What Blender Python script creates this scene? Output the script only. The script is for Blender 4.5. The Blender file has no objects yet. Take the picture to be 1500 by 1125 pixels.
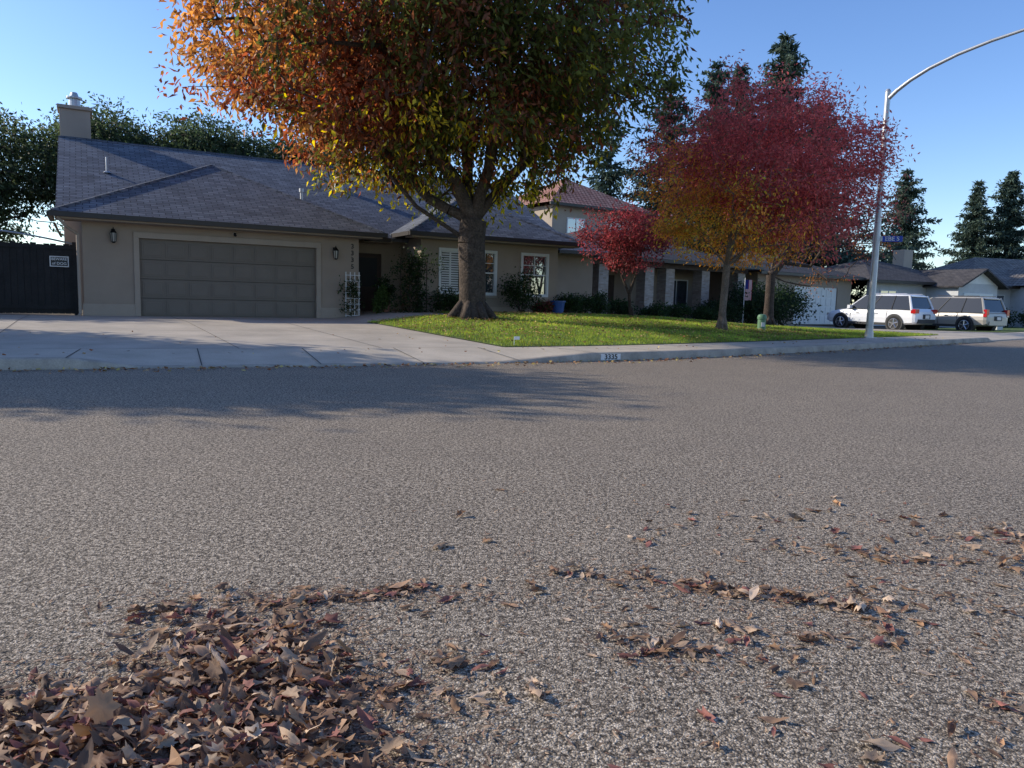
import bpy, math, random
import numpy as np
from mathutils import Vector, Matrix, noise
random.seed(7); rng=np.random.default_rng(7)
scene=bpy.context.scene
COL=scene.collection
R=math.radians
# ------------------------------------------------------------------ materials
def newmat(name):
    m=bpy.data.materials.new(name); m.use_nodes=True
    nt=m.node_tree; nt.nodes.clear()
    out=nt.nodes.new('ShaderNodeOutputMaterial')
    return m,nt,out
def N(nt,t,**kw):
    n=nt.nodes.new(t)
    for k,v in kw.items():
        if k in n.inputs: n.inputs[k].default_value=v
        else: setattr(n,k,v)
    return n
def ramp(nt,fac,stops):
    r=nt.nodes.new('ShaderNodeValToRGB'); e=r.color_ramp.elements
    while len(e)<len(stops): e.new(0.5)
    for i,(p,c) in enumerate(stops):
        e[i].position=p; e[i].color=(c[0],c[1],c[2],1)
    nt.links.new(fac,r.inputs[0]); return r.outputs[0]
def mul(c,k): return tuple(min(1,x*k) for x in c)
def M(name,col,rough=.8,var=.18,scale=3,bump=0.0,bscale=60,metal=0,spec=.4,fine=.1,coord='Object',dist=.01):
    m,nt,out=newmat(name)
    p=N(nt,'ShaderNodeBsdfPrincipled'); p.inputs['Roughness'].default_value=rough
    p.inputs['Metallic'].default_value=metal; p.inputs['Specular IOR Level'].default_value=spec
    tc=N(nt,'ShaderNodeTexCoord')
    n1=N(nt,'ShaderNodeTexNoise'); n1.inputs['Scale'].default_value=scale; n1.inputs['Detail'].default_value=6; n1.inputs['Roughness'].default_value=.65
    nt.links.new(tc.outputs[coord],n1.inputs['Vector'])
    c=ramp(nt,n1.outputs[0],[(.3,mul(col,1-var)),(.7,mul(col,1+var))])
    if fine>0:
        n2=N(nt,'ShaderNodeTexNoise'); n2.inputs['Scale'].default_value=bscale; n2.inputs['Detail'].default_value=3
        nt.links.new(tc.outputs[coord],n2.inputs['Vector'])
        c2=ramp(nt,n2.outputs[0],[(.3,(1-fine*2,)*3),(.7,(1,1,1))])
        mx=N(nt,'ShaderNodeMix',data_type='RGBA',blend_type='MULTIPLY'); mx.inputs[0].default_value=1
        nt.links.new(c,mx.inputs[6]); nt.links.new(c2,mx.inputs[7]); c=mx.outputs[2]
        if bump>0:
            b=N(nt,'ShaderNodeBump'); b.inputs['Strength'].default_value=bump; b.inputs['Distance'].default_value=dist
            nt.links.new(n2.outputs[0],b.inputs['Height']); nt.links.new(b.outputs[0],p.inputs['Normal'])
    nt.links.new(c,p.inputs['Base Color']); nt.links.new(p.outputs[0],out.inputs[0])
    return m
def brickmat(name,c1,c2,mortar,w,h,msize=.008,rough=.9,bump=.5,uv=True,var=.5):
    m,nt,out=newmat(name)
    p=N(nt,'ShaderNodeBsdfPrincipled'); p.inputs['Roughness'].default_value=rough; p.inputs['Specular IOR Level'].default_value=.25
    tc=N(nt,'ShaderNodeTexCoord')
    b=N(nt,'ShaderNodeTexBrick'); b.offset=.5
    b.inputs['Scale'].default_value=1; b.inputs['Brick Width'].default_value=w; b.inputs['Row Height'].default_value=h
    b.inputs['Mortar Size'].default_value=msize; b.inputs['Mortar Smooth'].default_value=.2
    b.inputs['Color1'].default_value=(*c1,1); b.inputs['Color2'].default_value=(*c2,1); b.inputs['Mortar'].default_value=(*mortar,1)
    nt.links.new(tc.outputs['UV'],b.inputs['Vector'])
    n1=N(nt,'ShaderNodeTexNoise'); n1.inputs['Scale'].default_value=1.3; n1.inputs['Detail'].default_value=7; n1.inputs['Roughness'].default_value=.7
    nt.links.new(tc.outputs['Object'],n1.inputs['Vector'])
    c2_=ramp(nt,n1.outputs[0],[(.3,(1-var,)*3),(.7,(1.0,)*3)])
    mx=N(nt,'ShaderNodeMix',data_type='RGBA',blend_type='MULTIPLY'); mx.inputs[0].default_value=1
    nt.links.new(b.outputs[0],mx.inputs[6]); nt.links.new(c2_,mx.inputs[7])
    bp=N(nt,'ShaderNodeBump'); bp.inputs['Strength'].default_value=bump; bp.inputs['Distance'].default_value=.02; bp.invert=True
    nt.links.new(b.outputs['Fac'],bp.inputs['Height']); nt.links.new(bp.outputs[0],p.inputs['Normal'])
    nt.links.new(mx.outputs[2],p.inputs['Base Color']); nt.links.new(p.outputs[0],out.inputs[0])
    return m
def leafmat(name,trans=.4,rough=.6,val=1.5):
    m,nt,out=newmat(name)
    a=N(nt,'ShaderNodeAttribute',attribute_name='Col')
    p=N(nt,'ShaderNodeBsdfPrincipled'); p.inputs['Roughness'].default_value=rough; p.inputs['Specular IOR Level'].default_value=.25
    t=N(nt,'ShaderNodeBsdfTranslucent'); mx=N(nt,'ShaderNodeMixShader'); mx.inputs[0].default_value=trans
    h=N(nt,'ShaderNodeHueSaturation'); h.inputs['Saturation'].default_value=1.1; h.inputs['Value'].default_value=val
    nt.links.new(a.outputs['Color'],p.inputs['Base Color']); nt.links.new(a.outputs['Color'],h.inputs['Color'])
    nt.links.new(h.outputs[0],t.inputs[0])
    nt.links.new(p.outputs[0],mx.inputs[1]); nt.links.new(t.outputs[0],mx.inputs[2]); nt.links.new(mx.outputs[0],out.inputs[0])
    return m
def asphalt():
    m,nt,out=newmat('asphalt')
    p=N(nt,'ShaderNodeBsdfPrincipled'); p.inputs['Roughness'].default_value=.85; p.inputs['Specular IOR Level'].default_value=.3
    tc=N(nt,'ShaderNodeTexCoord')
    nz=N(nt,'ShaderNodeTexNoise'); nz.inputs['Scale'].default_value=90; nz.inputs['Detail'].default_value=2
    nt.links.new(tc.outputs['Object'],nz.inputs['Vector'])
    ad=N(nt,'ShaderNodeVectorMath',operation='MULTIPLY_ADD'); ad.inputs[1].default_value=(.010,)*3
    nt.links.new(nz.outputs['Color'],ad.inputs[0]); nt.links.new(tc.outputs['Object'],ad.inputs[2])
    v=N(nt,'ShaderNodeTexVoronoi'); v.inputs['Scale'].default_value=165; nt.links.new(ad.outputs[0],v.inputs['Vector'])
    sep=N(nt,'ShaderNodeSeparateColor'); nt.links.new(v.outputs['Color'],sep.inputs[0])
    stone=ramp(nt,sep.outputs[0],[(0,(.16,.125,.095)),(.3,(.36,.29,.215)),(.6,(.57,.465,.345)),(1,(.88,.74,.57))])
    gap=ramp(nt,v.outputs['Distance'],[(.38,(1,1,1)),(.85,(.2,.19,.18))])
    m1=N(nt,'ShaderNodeMix',data_type='RGBA',blend_type='MULTIPLY'); m1.inputs[0].default_value=1
    nt.links.new(stone,m1.inputs[6]); nt.links.new(gap,m1.inputs[7])
    n2=N(nt,'ShaderNodeTexNoise'); n2.inputs['Scale'].default_value=.9; n2.inputs['Detail'].default_value=8; n2.inputs['Roughness'].default_value=.7
    nt.links.new(tc.outputs['Object'],n2.inputs['Vector'])
    big=ramp(nt,n2.outputs[0],[(.3,(.82,.81,.80)),(.7,(1,.98,.95))])
    n3=N(nt,'ShaderNodeTexNoise'); n3.inputs['Scale'].default_value=50; n3.inputs['Detail'].default_value=5
    nt.links.new(tc.outputs['Object'],n3.inputs['Vector'])
    mid=ramp(nt,n3.outputs[0],[(.40,(.42,.41,.40)),(.55,(1,1,1))])
    m2=N(nt,'ShaderNodeMix',data_type='RGBA',blend_type='MULTIPLY'); m2.inputs[0].default_value=1
    nt.links.new(m1.outputs[2],m2.inputs[6]); nt.links.new(big,m2.inputs[7])
    m3=N(nt,'ShaderNodeMix',data_type='RGBA',blend_type='MULTIPLY'); m3.inputs[0].default_value=1
    nt.links.new(m2.outputs[2],m3.inputs[6]); nt.links.new(mid,m3.inputs[7])
    b=N(nt,'ShaderNodeBump'); b.inputs['Strength'].default_value=.7; b.inputs['Distance'].default_value=.0035; b.invert=True
    nt.links.new(v.outputs['Distance'],b.inputs['Height'])
    b2=N(nt,'ShaderNodeBump'); b2.inputs['Strength'].default_value=.45; b2.inputs['Distance'].default_value=.006
    nt.links.new(n3.outputs[0],b2.inputs['Height']); nt.links.new(b.outputs[0],b2.inputs['Normal'])
    nt.links.new(b2.outputs[0],p.inputs['Normal'])
    nt.links.new(m3.outputs[2],p.inputs['Base Color']); nt.links.new(p.outputs[0],out.inputs[0])
    return m
def glassmat(name,col=(.03,.035,.04),rough=.04,ior=1.7):
    m,nt,out=newmat(name)
    p=N(nt,'ShaderNodeBsdfPrincipled'); p.inputs['Base Color'].default_value=(*col,1)
    p.inputs['Roughness'].default_value=rough; p.inputs['Specular IOR Level'].default_value=.5; p.inputs['IOR'].default_value=ior
    nt.links.new(p.outputs[0],out.inputs[0]); return m
ASPH=asphalt()
CONC=M('concrete',(.49,.42,.335),.9,.2,.9,.25,70,fine=.10)
CONC2=M('sidewalk_concrete',(.55,.465,.36),.9,.18,1.1,.25,70,fine=.10)
CURB=M('curb_concrete',(.44,.37,.29),.9,.3,2.5,.3,60)
JOINT=M('joint',(.08,.075,.07),.95,.2,3)
LAWN=M('lawn_ground',(.16,.22,.05),.95,.35,2.2,.8,45,fine=.3,dist=.03)
SOIL=M('soil',(.13,.10,.07),.95,.3,1.5,.6,30,fine=.2)
STUC=M('stucco',(.385,.305,.235),.92,.07,1.2,.5,90,fine=.06)
STUC2=M('stucco_trim',(.44,.36,.285),.9,.07,1.2,.4,90,fine=.06)
GDOOR=M('garage_door_paint',(.20,.165,.13),.6,.06,2,0,60,fine=.03)
SHING=brickmat('shingles',(.135,.145,.17),(.24,.255,.285),(.055,.06,.075),.33,.145,.012,.95,.6,var=.4)
SHING2=brickmat('shingles_dark',(.075,.07,.075),(.12,.11,.11),(.035,.035,.04),.33,.15,.012,.95,.6,var=.4)
TILE=brickmat('terracotta_tile',(.50,.22,.16),(.64,.35,.26),(.16,.07,.05),.28,.34,.04,.85,.9,var=.35)
TILEG=brickmat('grey_tile',(.22,.19,.17),(.32,.28,.25),(.09,.08,.07),.3,.36,.03,.85,.9,var=.4)
BRICK=brickmat('light_brick',(.42,.33,.27),(.60,.52,.46),(.45,.41,.37),.22,.075,.01,.9,.5,var=.35)
WHITE=M('white_paint',(.76,.75,.72),.5,.05,3,0,50,fine=.02)
OFFW=M('siding_paint',(.55,.55,.55),.7,.08,2,0,50,fine=.03)
GUTTER=M('gutter_paint',(.035,.028,.024),.45,.1,3,0,50,fine=0)
DARK=M('dark_paint',(.02,.018,.017),.6,.2,3,0,40,fine=.05)
FENCEM=M('black_stained_wood',(.024,.022,.022),.75,.4,2.5,.3,40,fine=.2)
BLACK=M('black_metal',(.012,.012,.013),.4,.1,3,0,50,fine=0)
GALV=M('galvanised_steel',(.50,.51,.52),.42,.12,2.5,.05,40,metal=.6,fine=.06)
WOODD=M('dark_wood',(.06,.03,.018),.6,.3,3,.2,40)
BLUE=M('sign_blue',(.01,.06,.42),.4,.05,3,fine=0)
TUB=M('blue_plastic',(.03,.09,.3),.4,.1,3,fine=0)
GREENP=M('green_plastic',(.12,.24,.14),.5,.1,4,fine=.04)
GLASS=glassmat('window_glass',(.05,.06,.07),.02,3.0); CGLASS=glassmat('car_glass',(.012,.014,.016),.03,1.6)
SHUT=M('shutter_white',(.72,.71,.69),.6,.05,3,fine=0)
RED=M('tail_lamp_red',(.45,.01,.01),.2,.1,4,fine=0,spec=.7)
LAMPG=M('lamp_glass',(.5,.48,.42),.2,.1,4,fine=0,spec=.8)
TYRE=M('tyre',(.018,.018,.018),.85,.2,5,fine=0)
RIM=M('alloy',(.5,.5,.52),.3,.05,5,metal=.9,fine=0)
CARW=M('white_car_paint',(.78,.79,.81),.22,.02,2,spec=.6,fine=0)
CARG=M('silver_car_paint',(.40,.37,.33),.35,.03,2,metal=.15,spec=.6,fine=0)
PLAST=M('grey_plastic',(.04,.04,.042),.6,.1,4,fine=0)
BARK=M('bark',(.10,.072,.055),.95,.4,5,1.0,22,fine=.3,dist=.03)
BARK2=M('bark_light',(.24,.18,.135),.95,.35,5,.8,30,fine=.25,dist=.02)
LEAF=leafmat('leaves',.5,.55,1.9); LEAFD=leafmat('dry_leaves',.12,.7); NEED=leafmat('needles',.15,.7); GRASSM=leafmat('grass_blades',.5,.6,1.8)
FLAGR=M('flag_red',(.5,.03,.04),.8,.1,3,fine=0); FLAGB=M('flag_blue',(.02,.03,.2),.8,.1,3,fine=0)
# ------------------------------------------------------------------ mesh helpers
def empty(name,loc=(0,0,0),rz=0):
    o=bpy.data.objects.new(name,None); o.location=loc; o.rotation_euler=(0,0,rz); COL.objects.link(o); return o
class MB:
    def __init__(s): s.v=[];s.f=[];s.m=[]
    def face(s,pts,m):
        i=len(s.v); s.v+= [tuple(p) for p in pts]; s.f.append(tuple(range(i,i+len(pts)))); s.m.append(m)
    def box(s,x0,x1,y0,y1,z0,z1,m):
        i=len(s.v)
        s.v+=[(x0,y0,z0),(x1,y0,z0),(x1,y1,z0),(x0,y1,z0),(x0,y0,z1),(x1,y0,z1),(x1,y1,z1),(x0,y1,z1)]
        for f in [(0,3,2,1),(4,5,6,7),(0,1,5,4),(1,2,6,5),(2,3,7,6),(3,0,4,7)]:
            s.f.append(tuple(i+k for k in f)); s.m.append(m)
    def tube(s,p0,p1,r0,r1,m,n=8,caps=True):
        p0=Vector(p0);p1=Vector(p1);d=(p1-p0)
        if d.length<1e-6: return
        d.normalize(); a=Vector((0,0,1)) if abs(d.z)<.9 else Vector((1,0,0))
        u=d.cross(a).normalized(); w=d.cross(u)
        i=len(s.v)
        for p,r in((p0,r0),(p1,r1)):
            for k in range(n):
                t=2*math.pi*k/n; s.v.append(tuple(p+u*(r*math.cos(t))+w*(r*math.sin(t))))
        for k in range(n):
            k2=(k+1)%n; s.f.append((i+k,i+n+k,i+n+k2,i+k2)); s.m.append(m)
        if caps:
            s.f.append(tuple(i+k for k in range(n))); s.m.append(m)
            s.f.append(tuple(i+n+k for k in reversed(range(n)))); s.m.append(m)
    def path(s,pts,rs,m,n=10):
        for a in range(len(pts)-1): s.tube(pts[a],pts[a+1],rs[a],rs[a+1],m,n,caps=(a==0 or a==len(pts)-2))
    def rings(s,rings,m,close=True,cap=True):
        i=len(s.v);n=len(rings[0])
        for r in rings: s.v+=[tuple(p) for p in r]
        for a in range(len(rings)-1):
            for k in range(n if close else n-1):
                k2=(k+1)%n; s.f.append((i+a*n+k,i+a*n+k2,i+(a+1)*n+k2,i+(a+1)*n+k)); s.m.append(m)
        if cap:
            s.f.append(tuple(i+k for k in reversed(range(n)))); s.m.append(m)
            s.f.append(tuple(i+(len(rings)-1)*n+k for k in range(n))); s.m.append(m)
    def wall(s,x0,x1,z0,z1,y,th,ops,m):
        xs=sorted({x0,x1,*[o[0] for o in ops],*[o[1] for o in ops]}); zs=sorted({z0,z1,*[o[2] for o in ops],*[o[3] for o in ops]})
        for a in range(len(xs)-1):
            run=None
            for b in range(len(zs)-1):
                cx=(xs[a]+xs[a+1])/2; cz=(zs[b]+zs[b+1])/2
                if any(o[0]<cx<o[1] and o[2]<cz<o[3] for o in ops):
                    if run is not None: s.box(xs[a],xs[a+1],y,y+th,run,zs[b],m); run=None
                elif run is None: run=zs[b]
            if run is not None: s.box(xs[a],xs[a+1],y,y+th,run,zs[-1],m)
    def done(s,name,parent=None,smooth=False,bevel=0,solid=0,loc=None):
        me=bpy.data.meshes.new(name); me.from_pydata(s.v,[],s.f)
        ms=[]
        for m in s.m:
            if m not in ms: ms.append(m)
        for m in ms: me.materials.append(m)
        idx={m:i for i,m in enumerate(ms)}
        me.polygons.foreach_set('material_index',[idx[m] for m in s.m])
        uv=me.uv_layers.new(name='UVMap')
        Z=Vector((0,0,1))
        for p in me.polygons:
            n=p.normal
            e=Z.cross(n)
            e=e.normalized() if e.length>.05 else Vector((1,0,0))
            g=n.cross(e)
            for li in p.loop_indices:
                c=me.vertices[me.loops[li].vertex_index].co
                uv.data[li].uv=(c.dot(e),c.dot(g))
        if smooth: me.polygons.foreach_set('use_smooth',[True]*len(me.polygons))
        me.update()
        o=bpy.data.objects.new(name,me); COL.objects.link(o)
        if parent: o.parent=parent
        if loc: o.location=loc
        if solid:
            md=o.modifiers.new('s','SOLIDIFY'); md.thickness=solid; md.offset=-1
        if bevel:
            md=o.modifiers.new('b','BEVEL'); md.width=bevel; md.segments=2; md.limit_method='ANGLE'
        return o
def npmesh(name,V,Q,mat,C=None,parent=None,smooth=False):
    V=np.asarray(V,dtype=np.float32);Q=np.asarray(Q,dtype=np.int32)
    me=bpy.data.meshes.new(name); me.vertices.add(len(V)); me.vertices.foreach_set('co',V.ravel())
    k=Q.shape[1]; me.loops.add(Q.size); me.loops.foreach_set('vertex_index',Q.ravel())
    me.polygons.add(len(Q)); me.polygons.foreach_set('loop_start',np.arange(0,Q.size,k,dtype=np.int32))
    if smooth: me.polygons.foreach_set('use_smooth',np.ones(len(Q),dtype=bool))
    if C is not None:
        a=me.color_attributes.new('Col','FLOAT_COLOR','POINT')
        a.data.foreach_set('color',np.concatenate([C,np.ones((len(C),1))],1).astype(np.float32).ravel())
    me.materials.append(mat); me.update(calc_edges=True); me.validate()
    o=bpy.data.objects.new(name,me); COL.objects.link(o)
    if parent: o.parent=parent
    return o
def unit(a): return a/np.maximum(np.linalg.norm(a,axis=1,keepdims=True),1e-9)
def leafquads(P,L,Wd,droop=.5,fold=.25,outdir=None):
    n=len(P)
    ax=rng.normal(size=(n,3)); ax[:,2]-=droop
    if outdir is not None: ax+=outdir*.6
    ax=unit(ax); sd=unit(np.cross(ax,rng.normal(size=(n,3)))); nm=np.cross(ax,sd)
    L=L*(.6+.8*rng.random((n,1))); w=Wd*(.7+.6*rng.random((n,1)))
    a=P; b=P+ax*L*.45+sd*w+nm*L*fold*.4; c=P+ax*L; d=P+ax*L*.45-sd*w+nm*L*fold*.4
    V=np.stack([a,b,c,d],1).reshape(-1,3); Q=np.arange(4*n).reshape(n,4)
    return V,Q
def text(name,body,size,mat,parent,loc,rot,ext=.004,align='CENTER',sx=1):
    c=bpy.data.curves.new(name,'FONT'); c.body=body; c.size=size; c.extrude=ext; c.align_x=align; c.align_y='CENTER'
    c.materials.append(mat); c.offset=size*.012
    o=bpy.data.objects.new(name,c); o.location=loc; o.rotation_euler=rot; o.scale=(sx,1,1); COL.objects.link(o); o.parent=parent; return o
# ------------------------------------------------------------------ frame of the lot
OX,OY,AN=-10.37,20.95,R(29.4); CA,SA=math.cos(AN),math.sin(AN)
def toL(x,y): return (CA*(x-OX)+SA*(y-OY), -SA*(x-OX)+CA*(y-OY))
def toW(lx,ly): return (OX+CA*lx-SA*ly, OY+SA*lx+CA*ly)
cw=[(-75,-22),(-45,-9),(-28,-1),(-15,5.2),(-6.27,9.0),(-3.9,10.05),(-1.53,11.2),(.78,12.45),(3.19,14.1),(7.14,17.45),(12,21.9),(17.2,26.8),(32,41),(70,78),(140,146)]
cl=np.array([toL(*p) for p in cw])
dense=[]
for i in range(1,len(cl)-2):
    p0,p1,p2,p3=cl[i-1],cl[i],cl[i+1],cl[i+2]
    for t in np.linspace(0,1,24,endpoint=False):
        dense.append(.5*((2*p1)+(-p0+p2)*t+(2*p0-5*p1+4*p2-p3)*t*t+(-p0+3*p1-3*p2+p3)*t**3))
D=np.array(dense); 
ker=np.ones(9)/9
D2=D.copy(); 
for k in range(2): D2[4:-4,k]=np.convolve(D[:,k],ker,'valid')
D=D2
T=np.gradient(D,axis=0); T=unit(T); NRM=np.stack([-T[:,1],T[:,0]],1)
def off(d): return D+NRM*d
SW=off(1.5)
def lyf(lx): return np.interp(lx,SW[:,0],SW[:,1])
def H(lx,ly):
    s=np.clip((ly-lyf(lx))/7.,0,1)
    zt=np.interp(lx,[-8,5.3,7,9,14,17,22,28,40],[.3,.3,.5,.56,.56,.5,.25,.06,.0])
    return .15+(zt-.15)*s
def curbh(lx): return np.interp(lx,[-1.5,-.7,4.5,6.2],[.14,.025,.025,.14])+np.where((lx>26)&(lx<34),-.11,0)
def drape(name,lx0,lx1,yb,mat,nx,ny,dz,yf=None):
    xs=np.linspace(lx0,lx1,nx); V=[];Q=[]
    for x in xs:
        a=lyf(x) if yf is None else yf(x); b=yb(x)
        for t in np.linspace(0,1,ny):
            y=a+(b-a)*t; w=toW(x,y); V.append((w[0],w[1],float(H(x,y))+dz))
    for i in range(nx-1):
        for j in range(ny-1): Q.append((i*ny+j,(i+1)*ny+j,(i+1)*ny+j+1,i*ny+j+1))
    return npmesh(name,V,Q,mat,smooth=True)
mb=MB(); mb.face([(-1500,-1500,-.08),(1500,-1500,-.08),(1500,1500,-.08),(-1500,1500,-.08)],SOIL); mb.done('ground')
def strip(name,a,b,za,zb,mat):
    n=len(a);V=[];Q=[]
    for i in range(n):
        w=toW(*a[i]); V.append((w[0],w[1],float(za[i]))); w=toW(*b[i]); V.append((w[0],w[1],float(zb[i])))
    for i in range(n-1): Q.append((2*i,2*i+2,2*i+3,2*i+1))
    return npmesh(name,V,Q,mat)
z0=np.zeros(len(D)); ch=curbh(D[:,0])
strip('road',off(-12.5),off(.02),z0,z0,ASPH)
n=len(D)
V=[];Q=[]
for i in range(n):
    for k,(d,zz) in enumerate([(0,-.02),(.01,ch[i]-.02),(.03,ch[i]),(.16,ch[i]+.004)]):
        w=toW(*(D[i]+NRM[i]*d)); V.append((w[0],w[1],float(zz)))
for i in range(n-1):
    for k in range(3): Q.append((i*4+k,(i+1)*4+k,(i+1)*4+k+1,i*4+k+1))
npmesh('kerb',V,Q,CURB)
strip('sidewalk',off(.16),off(1.52),ch+.003,z0+.152,CONC2)
strip('opposite_kerb',off(-12.8),off(-12.5),z0+.14,z0+.14,CURB); strip('opposite_lawn',off(-60),off(-12.8),z0+.1,z0+.14,LAWN)
mb=MB()
acc=0;last=0
for i in range(1,n):
    acc+=np.linalg.norm(D[i]-D[i-1])
    if acc-last>1.52 and -12<D[i][0]<40:
        last=acc
        p=[D[i]+NRM[i]*.01-T[i]*.008,D[i]+NRM[i]*.01+T[i]*.008,D[i]+NRM[i]*1.5+T[i]*.008,D[i]+NRM[i]*1.5-T[i]*.008]
        zz=[ch[i]+.009,ch[i]+.009,.158,.158]
        mb.face([(*toW(*q),z) for q,z in zip(p,zz)],JOINT)
mb.done('sidewalk_joints')
drape('lot_terrain',-60,100,lambda x:lyf(x)+70,SOIL,240,60,-.03)
drape('driveway',-7,5.3,lambda x:0.0,CONC,50,30,.0)
drape('entry_path',5.3,8.4,lambda x:2.2,CONC,12,12,.0,yf=lambda x:-3.6)
drape('neighbour_driveway',25.5,33.5,lambda x:lyf(x)+15,CONC,30,20,.0)
mb=MB()
def jl(a,b,w=.012,dz=.006,k=20):
    a=np.array(a,float);b=np.array(b,float);d=(b-a)/np.linalg.norm(b-a);nn=np.array([-d[1],d[0]])*w/2
    for i in range(k):
        p=a+(b-a)*i/k;q=a+(b-a)*(i+1)/k
        mb.face([(*toW(*r),float(H(*r))+dz) for r in (p-nn,q-nn,q+nn,p+nn)],JOINT)
for x in(-2.6,.75,3.0): jl((x,float(lyf(x))+.02),(x,-.05))
for y in(-3.6,-7.2): jl((-6.9,y),(5.25,y))
for i in range(n-1):
    if -7<D[i][0]<5.2:
        a=SW[i]+NRM[i]*.03;b=SW[i+1]+NRM[i+1]*.03;c=SW[i+1]+NRM[i+1]*.045;d=SW[i]+NRM[i]*.045
        mb.face([(*toW(*q),.158) for q in(a,b,c,d)],JOINT)
mb.done('driveway_joints')
lawnb=lambda x: -3.6 if x<8.4 else (-.6 if x<17 else -0.6+(x-17)*.62)
def lawn(name,x0,x1,yb,nx,ny): return drape(name,x0,x1,yb,LAWN,nx,ny,.012)
L1=lawn('lawn',5.3,8.4,lambda x:-3.6,14,24); 
L2=lawn('lawn_b',8.4,25.4,lawnb,70,40)
L3=drape('lawn_c',33.6,60,lambda x:lyf(x)+6,LAWN,40,12,.012)
def lawnpts(n):
    P=[]
    while len(P)<n:
        k=n*2
        lx=5.32+rng.random(k)*(25.4-5.32); f=lyf(lx); back=np.where(lx<8.4,-3.62,np.where(lx<17,-1.2,-1.2+(lx-17)*.62))
        t=rng.random(k); ly=f+.02+(back-f)*t
        keep=rng.random(k)<(back-f)/13
        P+= list(zip(lx[keep],ly[keep]))
    P=np.array(P[:n]); return P
P=lawnpts(120000); X,Y=P[:,0],P[:,1]
wx=OX+CA*X-SA*Y; wy=OY+SA*X+CA*Y; wz=H(X,Y)+.01
nb=len(wx); a=rng.random(nb)*6.283; h=.03+.045*rng.random(nb); w=.006
B=np.stack([wx,wy,wz],1); dx=np.stack([np.cos(a)*w,np.sin(a)*w,0*a],1); lean=np.stack([rng.normal(size=nb)*.02,rng.normal(size=nb)*.02,h],1)
V=np.stack([B-dx,B+dx,B+lean],1).reshape(-1,3)
pat=np.array([noise.noise(Vector((x*.6,y*.6,0)))+.6*noise.noise(Vector((x*2.5,y*2.5,5))) for x,y in zip(wx[::1],wy[::1])])[:,None]
g=rng.random((nb,1)); C=np.array([.20,.29,.055])*(.65+.6*g+pat*.8)+np.array([.18,.11,0.01])*(rng.random((nb,1))**3+np.clip(pat,0,1))
C=np.clip(C,.01,1)
gb=npmesh('grass',V,np.arange(3*nb).reshape(nb,3),GRASSM,np.repeat(C,3,0))
L2.parent=L1; L3.parent=L1; gb.parent=L1; gb.name='blades'; L2.name='turf_b'; L3.name='turf_c'
def small_leaves(P,cols,size):
    n=len(P); V,Q=leafquads(P,size,size*.4,droop=0,fold=.5); 
    V=V.reshape(n,4,3); V[:,:,2]=P[:,None,2]+np.abs(V[:,:,2]-P[:,None,2])*.45+.006; V=V.reshape(-1,3)
    c=cols[rng.integers(0,len(cols),n)]*(.6+.7*rng.random((n,1)))
    return V,Q,np.repeat(c,4,0)
dry=np.array([(.36,.20,.09),(.46,.30,.14),(.24,.11,.05),(.56,.42,.14),(.32,.13,.06)])
n1=4600; q=lawnpts(n1*3); tl=np.array(toL(-1.15,20.5)); tr=np.array(toL(6.05,21.9))
dd=np.minimum(np.linalg.norm((q-tl)/5,axis=1),np.linalg.norm((q-tr-np.array([1,-.5]))/3.4,axis=1)); q=q[rng.random(len(q))<np.exp(-dd*dd)*.9+.03][:n1]
PL=np.stack([OX+CA*q[:,0]-SA*q[:,1],OY+SA*q[:,0]+CA*q[:,1],H(q[:,0],q[:,1])+.055],1)
ii=rng.integers(60,n-60,900); dd=-np.abs(rng.normal(size=900))*.22-.03; g2=D[ii]+NRM[ii]*dd[:,None]+T[ii]*rng.normal(size=(900,1))*.8
g2=g2[(g2[:,0]>-6)&(g2[:,0]<30)]
PG=np.stack([OX+CA*g2[:,0]-SA*g2[:,1],OY+SA*g2[:,0]+CA*g2[:,1],np.full(len(g2),.004)],1)
ii=rng.random((160,2)); lx=-5+ii[:,0]*28; ly=lyf(lx)+ii[:,1]**2*5-1.2
PS=np.stack([OX+CA*lx-SA*ly,OY+SA*lx+CA*ly,np.where(ly<lyf(lx),.152,H(lx,ly)+.01)],1)
V,Q,C=small_leaves(np.concatenate([PL,PG,PS]),dry,.065)
npmesh('fallen_leaves',V,Q,LEAFD,C)
# ------------------------------------------------------------------ main house
hs=empty('stucco_house',(OX,OY,0),AN)
mb=MB()
mb.wall(-1.36,6.23,.0,2.95,0,.2,[(0,4.88,.0,2.44)],STUC)
mb.box(-1.36,-1.16,.2,14,.0,2.98,STUC); mb.box(6.03,6.23,.2,2.2,.0,2.98,STUC)
mb.face([(-1.362,1.6,2.9),(-1.362,14.4,2.9),(-1.362,8,6.12)],STUC)
wins=[(9.15,9.95,1.2,2.66),(10.45,11.28,1.2,2.66),(12.35,13.42,1.2,2.66)]
mb.wall(8.46,13.87,.2,3.12,.3,.2,wins,STUC)
mb.box(8.46,8.66,.5,2.2,.2,3.0,STUC); mb.box(13.67,13.87,.5,2.2,.2,3.0,STUC)
mb.wall(6.03,8.46,.1,3.0,2.2,.2,[(6.7,7.75,.3,2.5)],STUC); mb.wall(13.87,16.8,.2,2.98,2.2,.2,[],STUC)
mb.face([(15.25,1.6,2.9),(15.25,14.4,2.9),(15.25,8,6.12)],STUC)
mb.box(16.6,16.8,2.4,13.8,.2,2.98,STUC); mb.box(-1.16,16.6,13.8,14,.0,2.98,STUC)
mb.done('walls',hs)
mb=MB()
mb.box(-1.40,-.14,-.04,-.002,.15,.62,STUC2); mb.box(5.02,6.27,-.04,-.002,.15,.62,STUC2)
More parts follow.
